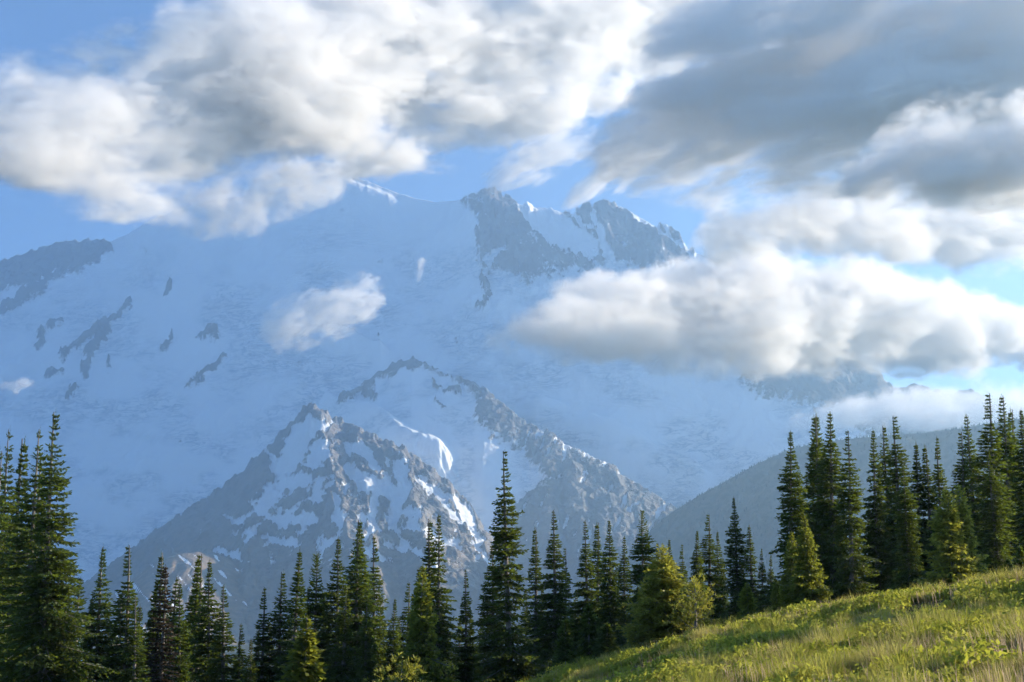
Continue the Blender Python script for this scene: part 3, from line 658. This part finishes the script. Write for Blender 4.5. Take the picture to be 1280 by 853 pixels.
T = [
 # left grove
 (2, 556, 74, 'tall', 'tall fir cut by the left edge of the view', .95, LEFT),
 (16, 529, 80, 'tall', 'tall thin fir just inside the left edge, two tips close together', .8, LEFT),
 (26, 541, 86, 'slim', 'dark fir tip squeezed between the two tall firs at far left', 1.0, LEFT),
 (42, 529, 70, 'tall', 'tall fir with a pale sunlit bare trunk, left of the broadest fir', 1.0, LEFT),
 (57, 560, 88, 'spire', 'dark fir half hidden behind the broadest fir at left', 1.0, LEFT),
 (75, 508, 66, 'big', 'tallest and broadest fir of the left grove with bright green lower boughs', 1.0, LEFT),
 (131, 679, 92, 'dense', 'dark pointed fir just right of the broadest fir at left', 1.0, LEFT),
 (164, 677, 90, 'spire', 'dark fir spire left of the dull brownish fir', 1.15, LEFT),
 (173, 742, 66, 'spire', 'small light green fir lit in front of the dark left firs', 1.25, LEFT),
 (188, 726, 96, 'dense', 'low dark fir tucked behind the dull brownish fir', .9, LEFT),
 (195, 686, 92, 'slim', 'slender dark fir rising right behind the dull brownish fir', 1.1, LEFT),
 (203, 704, 84, 'dead', 'thinning fir with dull brownish needles in the left grove', 1.2, None),
 (217, 718, 92, 'spire', 'fir right of the dull brownish fir', 1.1, LEFT),
 (231, 724, 88, 'dense', 'shorter fir left of the pair of twin spires', .9, LEFT),
 (244, 692, 92, 'slim', 'left spire of the close twin firs near the beige slope', 1.1, LEFT),
 (253, 688, 90, 'spire', 'right spire of the close twin firs near the beige slope', 1.1, LEFT),
 (266, 697, 82, 'dense', 'full dark fir right of the close twin spires', 1.0, LEFT),
 (284, 728, 80, 'spire', 'last fir of the left grove before the gap', 1.3, LEFT),
 # left of the lone fir
 (314, 797, 78, 'dense', 'small low fir in the gap before the pointed thin fir', 1.0, MIDL),
 (333, 731, 84, 'spire', 'fir at the left end of the middle grove', 1.15, MIDL),
 (353, 711, 84, 'column', 'fir with a rounded tip beside the thin pointed fir', 1.1, MIDL),
 (370, 682, 80, 'slim', 'thin sharply pointed fir left of the blunt bushy topped fir', 1.25, MIDL),
 (381, 770, 70, 'young', 'light green young fir at the foot of the thin pointed fir', 1.0, MIDL),
 (395, 689, 88, 'blunt', 'fir with a blunt bushy top left of the broad middle grove', 1.0, MIDL),
 (422, 668, 84, 'dense', 'dark full fir right of the blunt topped fir', 1.0, MIDL),
 (432, 732, 68, 'spire', 'light green fir in front of the dark full fir', 1.4, MIDL),
 (447, 646, 86, 'column', 'left one of the tallest dark pair in the middle grove', 1.1, MIDL),
 (454, 653, 88, 'column', 'right one of the tallest dark pair in the middle grove', 1.0, MIDL),
 (459, 742, 67, 'dense', 'sunlit fir in front of the tallest dark pair', 1.0, MIDL),
 (470, 666, 90, 'spire', 'fir with spaced boughs right of the tallest dark pair', 1.0, MIDL),
 (491, 746, 84, 'dense', 'low dark fir in the dip left of the twin yellowish firs', 1.0, MIDL),
 (509, 725, 88, 'spire', 'dark fir left of the twin yellowish firs', 1.1, MIDL),
 (521, 707, 86, 'ragged', 'ragged fir leaning on the twin yellowish firs', 1.0, MIDL),
 (527, 706, 68, 'round', 'yellowish conical pine sunlit before the twin firs', .62, MIDL),
 (537, 645, 80, 'slim', 'left one of the twin slender firs with a yellowish sunlit base', 1.25, MIDL),
 (546, 639, 78, 'ragged', 'right and taller one of the twin slender firs', .95, MIDL),
 (504, 822, 62, 'sparse', 'small yellow pine low at the bottom edge of the grove', 1.1, MIDL),
 (582, 709, 82, 'spire', 'short slim fir standing alone left of the tall lone fir', 1.0, MIDL),
 # the lone fir and its neighbours
 (614, 678, 84, 'dense', 'full dark fir behind the left side of the tall lone fir', 1.1, MID),
 (637, 559, 66, 'shelf', 'tall lone fir with a sparse spire and shelved boughs at centre', 1.0, None),
 (670, 656, 84, 'slim', 'slim dark fir behind the right side of the lone fir', 1.1, MID),
 (691, 635, 70, 'spire', 'tall green fir right of the lone fir, sunlit below', 1.25, MID),
 (706, 682, 84, 'spire', 'short dark fir behind the green fir next to the lone fir', 1.0, MID),
 (706, 776, 57, 'sapling', 'spindly sunlit young fir at the meadow corner', 1.0, None),
 (732, 648, 84, 'spire', 'first of the three even firs left of the rounded pine', 1.15, MID),
 (745, 650, 88, 'slim', 'middle one of the three even firs left of the rounded pine', 1.3, MID),
 (760, 647, 82, 'dense', 'right one of the three even firs left of the rounded pine', .95, MID),
 (736, 757, 58, 'sapling', 'pale feathery fir sapling before the dark trees', 1.0, None),
 (759, 780, 57, 'sapling', 'low pale fir sapling on the slope edge', 1.6, None),
 (780, 668, 86, 'column', 'dark fir between the three even firs and the broad topped fir', 1.0, MID),
 (803, 635, 80, 'blunt', 'fir with a broad shouldered top behind the rounded pine', 1.0, MID),
 (822, 676, 84, 'spire', 'small fir tip showing above the rounded pine', 1.0, MID),
 (839, 672, 86, 'dense', 'dark fir behind the right side of the rounded pine', .9, MID),
 (851, 678, 88, 'spire', 'lower dark fir right behind the rounded pine', 1.0, MID),
 (829, 684, 59, 'bush', 'full rounded yellow green pine glowing in the sun', 1.0, None),
 (803, 728, 60, 'round', 'low left lobe of pine joined to the full rounded pine', .85, None),
 (868, 722, 57, 'sparse', 'sparse yellow green pine beside the full rounded pine', 1.05, None),
 (869, 661, 82, 'dense', 'dark fir left of the fir with a clean sharp spire', 1.0, MID),
 (884, 640, 84, 'spire', 'dark fir with a clean sharp spire', 1.25, MID),
 (897, 662, 86, 'dense', 'shorter dark fir left of the tallest fir of this row', .9, MID),
 (920, 619, 78, 'dense', 'tallest dark fir in the row left of the meadow top', 1.0, MID),
 (936, 654, 84, 'slim', 'slim fir right of the tallest dark fir of its row', 1.3, MID),
 (953, 684, 82, 'spire', 'small fir at the left foot of the first meadow spire', 1.1, MID),
 # above the meadow
 (934, 728, 54, 'young', 'low dark bushy fir at the edge of the grass', 1.4, RIGHT),
 (970, 724, 53, 'young', 'small rounded young fir at the meadow edge', 1.0, RIGHT),
 (986, 535, 74, 'dense', 'first tall dark spire at the left of the meadow trees', 1.05, RIGHT),
 (1016, 517, 80, 'column', 'left one of the three tallest spires before the low cloud', 1.15, RIGHT),
 (1026, 512, 82, 'slim', 'middle one of the three tallest spires before the low cloud', 1.25, RIGHT),
 (1034, 511, 78, 'column', 'right one of the three tallest spires before the low cloud', 1.1, RIGHT),
 (1056, 535, 70, 'shelf', 'fir with a thin spire and broad sunlit skirt', 1.1, RIGHT),
 (1007, 645, 56, 'round', 'light green young pine, taller of the two before the dark spires', .8, RIGHT),
 (989, 664, 57, 'round', 'light green young pine, shorter of the two before the dark spires', .75, RIGHT),
 (1091, 534, 76, 'ragged', 'ragged dark fir beside the wide gap in the meadow trees', 1.0, RIGHT),
 (1108, 528, 80, 'column', 'dark spire left of the tall lit fir above the meadow', 1.0, RIGHT),
 (1122, 516, 74, 'spire', 'tall pointed fir right of the ragged dark fir', 1.2, RIGHT),
 (1131, 578, 62, 'dense', 'broad sunlit fir in front of the tall pointed fir', 1.15, RIGHT),
 (1146, 549, 78, 'slim', 'thin fir, first of three set apart against the hill', 1.2, RIGHT),
 (1159, 553, 78, 'slim', 'thin fir, second of three set apart against the hill', 1.2, RIGHT),
 (1173, 543, 80, 'spire', 'thin fir, third of three set apart against the hill', 1.0, RIGHT),
 (1184, 612, 55, 'yellow', 'golden green pine glowing before the dark firs, left half', 1.0, None),
 (1199, 605, 56, 'yellow', 'golden green pine glowing before the dark firs, right half', .9, None),
 (1196, 537, 76, 'spire', 'dark fir behind the golden green pine', 1.1, RIGHT),
 (1208, 515, 78, 'column', 'tall fir rising right behind the golden green pine', 1.0, RIGHT),
 (1230, 488, 74, 'spire', 'tallest spire at the right of the golden pine', 1.25, RIGHT),
 (1238, 560, 62, 'dense', 'broad dark fir in front of the tallest right spires', 1.25, RIGHT),
 (1248, 490, 76, 'column', 'second tallest spire beside the right edge', 1.1, RIGHT),
 (1257, 508, 80, 'slim', 'thin spire squeezed beside the second tallest right spire', 1.2, RIGHT),
 (1278, 508, 70, 'dense', 'dark fir cut by the right edge of the view', 1.1, RIGHT),
 (1188, 716, 49, 'sapling', 'tiny dark sapling in the grass below the golden pine', 1.3, None),
 (1259, 700, 47, 'sapling', 'tiny sapling near the right edge of the meadow crest', 1.0, None),
 (1275, 684, 47, 'sapling', 'small pale sapling on the crest at the right edge', .9, None),
]
for px, top, Y, kind, label, wide, group in T: tree(px, top, Y, kind, label, wide*(1.1 if Y > 60 else 1.0), group)
# back rows: nothing tells these apart
rb = np.random.RandomState(12)
for px, top in [(8, 640), (30, 650), (60, 680), (100, 720), (118, 742), (148, 742), (176, 760), (208, 752), (238, 762), (228, 775), (262, 788), (272, 765), (296, 778), (306, 792), (324, 785), (345, 775), (362, 760), (408, 742), (438, 736), (480, 742),
                (500, 770), (530, 752), (560, 752), (560, 775), (573, 768), (588, 775), (596, 755), (626, 742), (655, 735), (682, 735), (718, 728), (752, 722), (772, 715), (795, 712), (862, 712), (906, 712), (928, 705), (945, 712), (965, 700), (1000, 640),
                (1022, 630), (1045, 645), (1070, 650), (1085, 640), (1100, 620), (1140, 660), (1166, 655), (1213, 610), (1222, 600), (1264, 580), (1272, 620)]:
    Y = rb.uniform(92, 112) if px < 960 else rb.uniform(80, 90)
    tree(px + rb.uniform(-4, 4), top + rb.uniform(-8, 8), Y, rb.choice(['dense', 'spire', 'column', 'ragged']), 'dark fir standing in the shaded back rows behind the sunlit trees', 1.25, BACK)
# a few more of the same wood beyond the right edge, whose shadows cross the meadow
for x, Y, h in [(22.5, 33.5, 7), (25, 35.2, 8.5), (27.5, 36.2, 9.5), (33, 60, 11)]:
    zg = float(ground_z(x, Y)); r = copy_tree(_first[rb.choice(['dense', 'column'])]); k = h/12
    r.location = (x, Y, zg - .05); r.scale = (k*1.5, k*1.5, k); r.rotation_euler = (0, 0, rb.uniform(0, 6))
    tag(r, 'fir growing outside the right edge of the view', 'fir tree', 'firs outside the right edge')
# far woods on the valley floor and on the hill: too many to count
def far_wood(name, label, pts, hts, mat):
    """small ragged cones standing on given points"""
    pts = np.array(pts, float); n = len(pts); rg = np.random.RandomState(3); h = np.array(hts)
    Vs, Fs = [], []; k = 6; th = np.linspace(0, 2*math.pi, k, endpoint=False)
    tiers = [(.0, .20, .45), (.28, .15, .70), (.52, .10, 1.0)]
    for zb, rr, zt in tiers:
        j = rg.uniform(.75, 1.25, (n, k))
        ring = np.stack([pts[:, None, 0] + h[:, None]*rr*j*np.cos(th), pts[:, None, 1] + h[:, None]*rr*j*np.sin(th), pts[:, None, 2] + h[:, None]*zb + 0*th[None]], -1)
        tip = np.stack([pts[:, 0], pts[:, 1], pts[:, 2] + h*zt], -1)[:, None]
        V = np.concatenate([ring, tip], 1); b = sum(len(v) for v in Vs)
        idx = np.arange(n)[:, None]*(k + 1) + b
        f = np.stack([np.stack([idx[:, 0] + q, idx[:, 0] + (q + 1) % k, idx[:, 0] + k], -1) for q in range(k)], 1).reshape(-1, 3)
        Vs.append(V.reshape(-1, 3)); Fs.append(f)
    o = mesh_np(name, np.concatenate(Vs), np.concatenate(Fs), mat)
    return tag(o, label, 'wood', None, 'stuff')
mfw, ntw, outw = mat_new('far_wood_needles'); bw = ntw.nodes.new('ShaderNodeBsdfDiffuse'); bw.inputs[0].default_value = (.030, .042, .026, 1); ntw.links.new(bw.outputs[0], outw.inputs[0])
hill = bpy.data.objects['wooded_hill']; hc = np.empty(len(hill.data.vertices)*3, np.float32); hill.data.vertices.foreach_get('co', hc); hc = hc.reshape(-1, 3)
rg = np.random.RandomState(9)
Yr = hc[:, 1]; 
pr = fbm(hc[:, 0]/160, hc[:, 1]/160, 611, 4, .6)
pp, ph = [], []
grid = hc.reshape(184, 420, 3); rows, cols = 184, 420
for _ in range(9000):
    r = rg.randint(20, rows - 1); c = rg.randint(1, cols - 1); p = grid[r, c] + (grid[r + (1 if r < rows - 1 else 0), c] - grid[r, c])*rg.rand() + (grid[r, c + 1] - grid[r, c])*rg.rand()
    if fbm(p[0]/130, p[1]/130, 611, 3, .6) + .05 < rg.uniform(-.25, .5): continue
    pp.append(p - [0, 0, .6]); ph.append(rg.uniform(5, 13))
for _ in range(700):                                             # the crest line
    c = rg.randint(1, cols - 1); p = grid[24, c] + (grid[24, c + 1] - grid[24, c])*rg.rand(); pp.append(p - [0, 0, .6]); ph.append(rg.uniform(4, 11))
far_wood('hillside_wood', 'sparse far conifers dotting the blue wooded hill', pp, ph, mfw)
pp, ph = [], []
for _ in range(5200):
    Y = rg.uniform(1400, 2600); u = rg.uniform(-.40, .20); x = u*Y
    pp.append((x, Y, float(ground_z(x, Y)) - 1)); ph.append(rg.uniform(16, 34)*(1 + .3*noise2(x/200, Y/200, 8)))
far_wood('valley_wood', 'far blue conifer wood on the valley floor below the peaks', pp, ph, mfw)
# ---------------------------------------------------------------- meadow: grasses nobody could count
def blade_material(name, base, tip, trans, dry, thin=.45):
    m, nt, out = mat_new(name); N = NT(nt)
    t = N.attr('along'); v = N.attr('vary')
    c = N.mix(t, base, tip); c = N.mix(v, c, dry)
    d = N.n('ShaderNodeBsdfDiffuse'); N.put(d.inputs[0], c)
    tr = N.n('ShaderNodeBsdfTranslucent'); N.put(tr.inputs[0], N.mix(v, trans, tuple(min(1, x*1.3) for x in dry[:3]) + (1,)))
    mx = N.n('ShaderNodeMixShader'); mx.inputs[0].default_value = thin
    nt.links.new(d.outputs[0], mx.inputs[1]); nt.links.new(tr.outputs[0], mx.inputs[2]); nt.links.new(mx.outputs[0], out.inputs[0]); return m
M_GRASS = blade_material('grass_blades', (.022, .036, .010, 1), (.11, .125, .03, 1), (.28, .30, .045, 1), (.25, .20, .10, 1))  # dark blades, darkest at the foot, paint shade between the tussocks
M_TUSS = blade_material('tussock_leaves', (.030, .055, .010, 1), (.20, .22, .042, 1), (.52, .53, .065, 1), (.44, .36, .16, 1), .36)  # yellower and brighter than the grass, a sunlit tone put into the colour
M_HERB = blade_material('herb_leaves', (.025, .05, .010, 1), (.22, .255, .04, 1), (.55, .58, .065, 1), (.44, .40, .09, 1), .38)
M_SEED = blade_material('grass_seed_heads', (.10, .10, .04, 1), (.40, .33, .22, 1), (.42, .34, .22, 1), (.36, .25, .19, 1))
def blades(name, label, X, Y, Z, H, W, az, bend, vary, mat, cat='grass'):
    n = len(X); s = np.array([0, .55, 1.0]); w = np.array([1, .75, .04])
    dx, dy = np.cos(az), np.sin(az); px_, py_ = -dy, dx
    fx = rgG.normal(0, .25, n); 
    out = []
    for si, wi in zip(s, w):
        cx = X + dx*bend*H*si**2; cyy = Y + dy*bend*H*si**2; cz = Z + H*(si - .25*np.minimum(bend, 1.5)*si**2)
        for sg in (-1, 1):
            out.append(np.stack([cx + sg*px_*W*wi*.5, cyy + sg*py_*W*wi*.5, cz], -1))
    V = np.stack(out, 1).reshape(-1, 3)
    b = (np.arange(n)*6)[:, None]
    Fc = np.concatenate([b + np.array([2*q, 2*q + 1, 2*q + 3, 2*q + 2]) for q in range(2)], 0)
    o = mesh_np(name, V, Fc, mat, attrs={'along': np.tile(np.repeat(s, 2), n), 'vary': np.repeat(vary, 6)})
    return tag(o, label, cat, None, 'stuff')
rgG = np.random.RandomState(77)
def scatter(n, u0, u1, y0, beyond, p=1.0):
    u = rgG.uniform(u0, u1, n); Yc = crest_at(u)[1] + beyond
    y = y0*(Yc/y0)**(rgG.rand(n)**p); return u*y, y
# fine grass everywhere
n = 520000
X, Y = scatter(n, -.06, .42, 9.5, 14, .72)
pat = fbm(X/3.0, Y/3.0, 701, 4, .6); dry = fbm(X/6.0, Y/6.0, 709, 3)
H = (.05 + .11*np.clip(pat + .2, 0, 1))*rgG.uniform(.6, 1.4, n); H *= 1 + .8*sstep(25, 15, Y)
fine = fbm(X/.8, Y/.8, 703, 3)
W = .0028 + .00024*Y
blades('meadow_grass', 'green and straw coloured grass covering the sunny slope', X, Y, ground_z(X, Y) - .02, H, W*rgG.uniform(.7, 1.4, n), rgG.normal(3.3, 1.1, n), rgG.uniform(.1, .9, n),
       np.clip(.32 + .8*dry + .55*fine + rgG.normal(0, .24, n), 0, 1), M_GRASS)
# leafy tussocks
nt_ = 800; TX, TY = scatter(nt_, -.04, .42, 13, 3, .55)
keep = fbm(TX/5, TY/5, 721, 3) > -.18; TX, TY = TX[keep], TY[keep]; nt_ = len(TX)
per = 330; rad = np.repeat((.16 + .46*rgG.rand(nt_)**1.6)*(1 - .35*(TY < 19)), per); a = rgG.uniform(0, 6.283, nt_*per); q = np.sqrt(rgG.rand(nt_*per))
X = np.repeat(TX, per) + rad*q*np.cos(a)*.8; Y = np.repeat(TY, per) + rad*q*np.sin(a)*.8
H = (rad*1.0*(1 - .45*q**2) + .05)*rgG.uniform(.75, 1.2, nt_*per)
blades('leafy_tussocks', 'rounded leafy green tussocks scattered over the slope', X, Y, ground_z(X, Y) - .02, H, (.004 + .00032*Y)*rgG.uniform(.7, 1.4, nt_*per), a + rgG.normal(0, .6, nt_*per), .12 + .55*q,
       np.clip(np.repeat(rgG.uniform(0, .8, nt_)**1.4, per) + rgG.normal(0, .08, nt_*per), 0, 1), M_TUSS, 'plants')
# low leafy herbs: domes of small broad leaves
nh = 2300; HX_, HY_ = scatter(nh, -.03, .42, 15, 3, .5)
k = fbm(HX_/4 + 9, HY_/4, 741, 3) > -.15; HX_, HY_ = HX_[k], HY_[k]; nh = len(HX_)
per = 150; rad = np.repeat(.15 + .36*rgG.rand(nh)**1.5, per)*np.where(np.repeat(HY_, per) < 22, .75, 1.0)
a = rgG.uniform(0, 6.283, nh*per); cz = rgG.rand(nh*per)**.8; rr_ = np.sqrt(1 - cz**2)
dome = 1 + .22*np.sin(a*3 + np.repeat(rgG.uniform(0, 6, nh), per))
D = np.stack([rr_*np.cos(a)*dome, rr_*np.sin(a)*dome, cz*.85], -1)
O = np.stack([np.repeat(HX_, per), np.repeat(HY_, per), ground_z(np.repeat(HX_, per), np.repeat(HY_, per))], -1) + D*(rad*rgG.uniform(.82, 1.1, nh*per))[:, None]
tg = np.cross(D, rgG.normal(0, 1, D.shape)); tg /= np.linalg.norm(tg, axis=1, keepdims=True); tg = tg + .35*D/np.linalg.norm(D, axis=1, keepdims=True)
bt = np.cross(D, tg); bt /= np.linalg.norm(bt, axis=1, keepdims=True)
lf = (rgG.uniform(.06, .12, nh*per)*(.8 + .012*O[:, 1]))[:, None]
V = np.stack([O, O + tg*lf*.5 + bt*lf*.26, O + tg*lf, O + tg*lf*.5 - bt*lf*.26], 1).reshape(-1, 3)
o = mesh_np('leafy_herbs', V, np.arange(nh*per*4).reshape(-1, 4), M_HERB, attrs={'along': np.repeat(np.clip(.25 + .75*cz, 0, 1), 4), 'vary': np.repeat(np.clip(np.repeat(rgG.uniform(0, .45, nh), per) + rgG.normal(0, .1, nh*per), 0, 1), 4)})
tag(o, 'low rounded leafy herbs growing in the grass of the slope', 'plants', None, 'stuff')
# taller stalks with pinkish-straw seed heads
n = 24000; X, Y = scatter(n, -.05, .42, 9.5, 8, .75)
k = 1.3*fbm(X/3, Y/3, 731, 3) + rgG.normal(0, .2, n) > -.02; X, Y = X[k], Y[k]; n = len(X)
blades('seed_stalks', 'thin straw stalks with pinkish seed heads above the grass', X, Y, ground_z(X, Y), rgG.uniform(.22, .50, n), (.003 + .00030*Y)*rgG.uniform(.8, 1.5, n), rgG.normal(3.2, .7, n), rgG.uniform(.05, .4, n),
       rgG.rand(n)*.8, M_SEED)
# low dark undergrowth at the feet of the trees
n = 60000; u = rgG.uniform(-.40, .40, n); Y = rgG.uniform(50, 96, n); X = u*Y
ok = Y > crest_at(u)[1] + 2; X, Y = X[ok], Y[ok]; n = len(X)
blades('undergrowth', 'dark undergrowth between the tree trunks', X, Y, ground_z(X, Y) - .02, rgG.uniform(.2, .6, n), rgG.uniform(.04, .10, n), rgG.uniform(0, 6.28, n), rgG.uniform(.2, 1., n), np.clip(rgG.normal(.1, .1, n), 0, 1), M_GRASS, 'undergrowth')
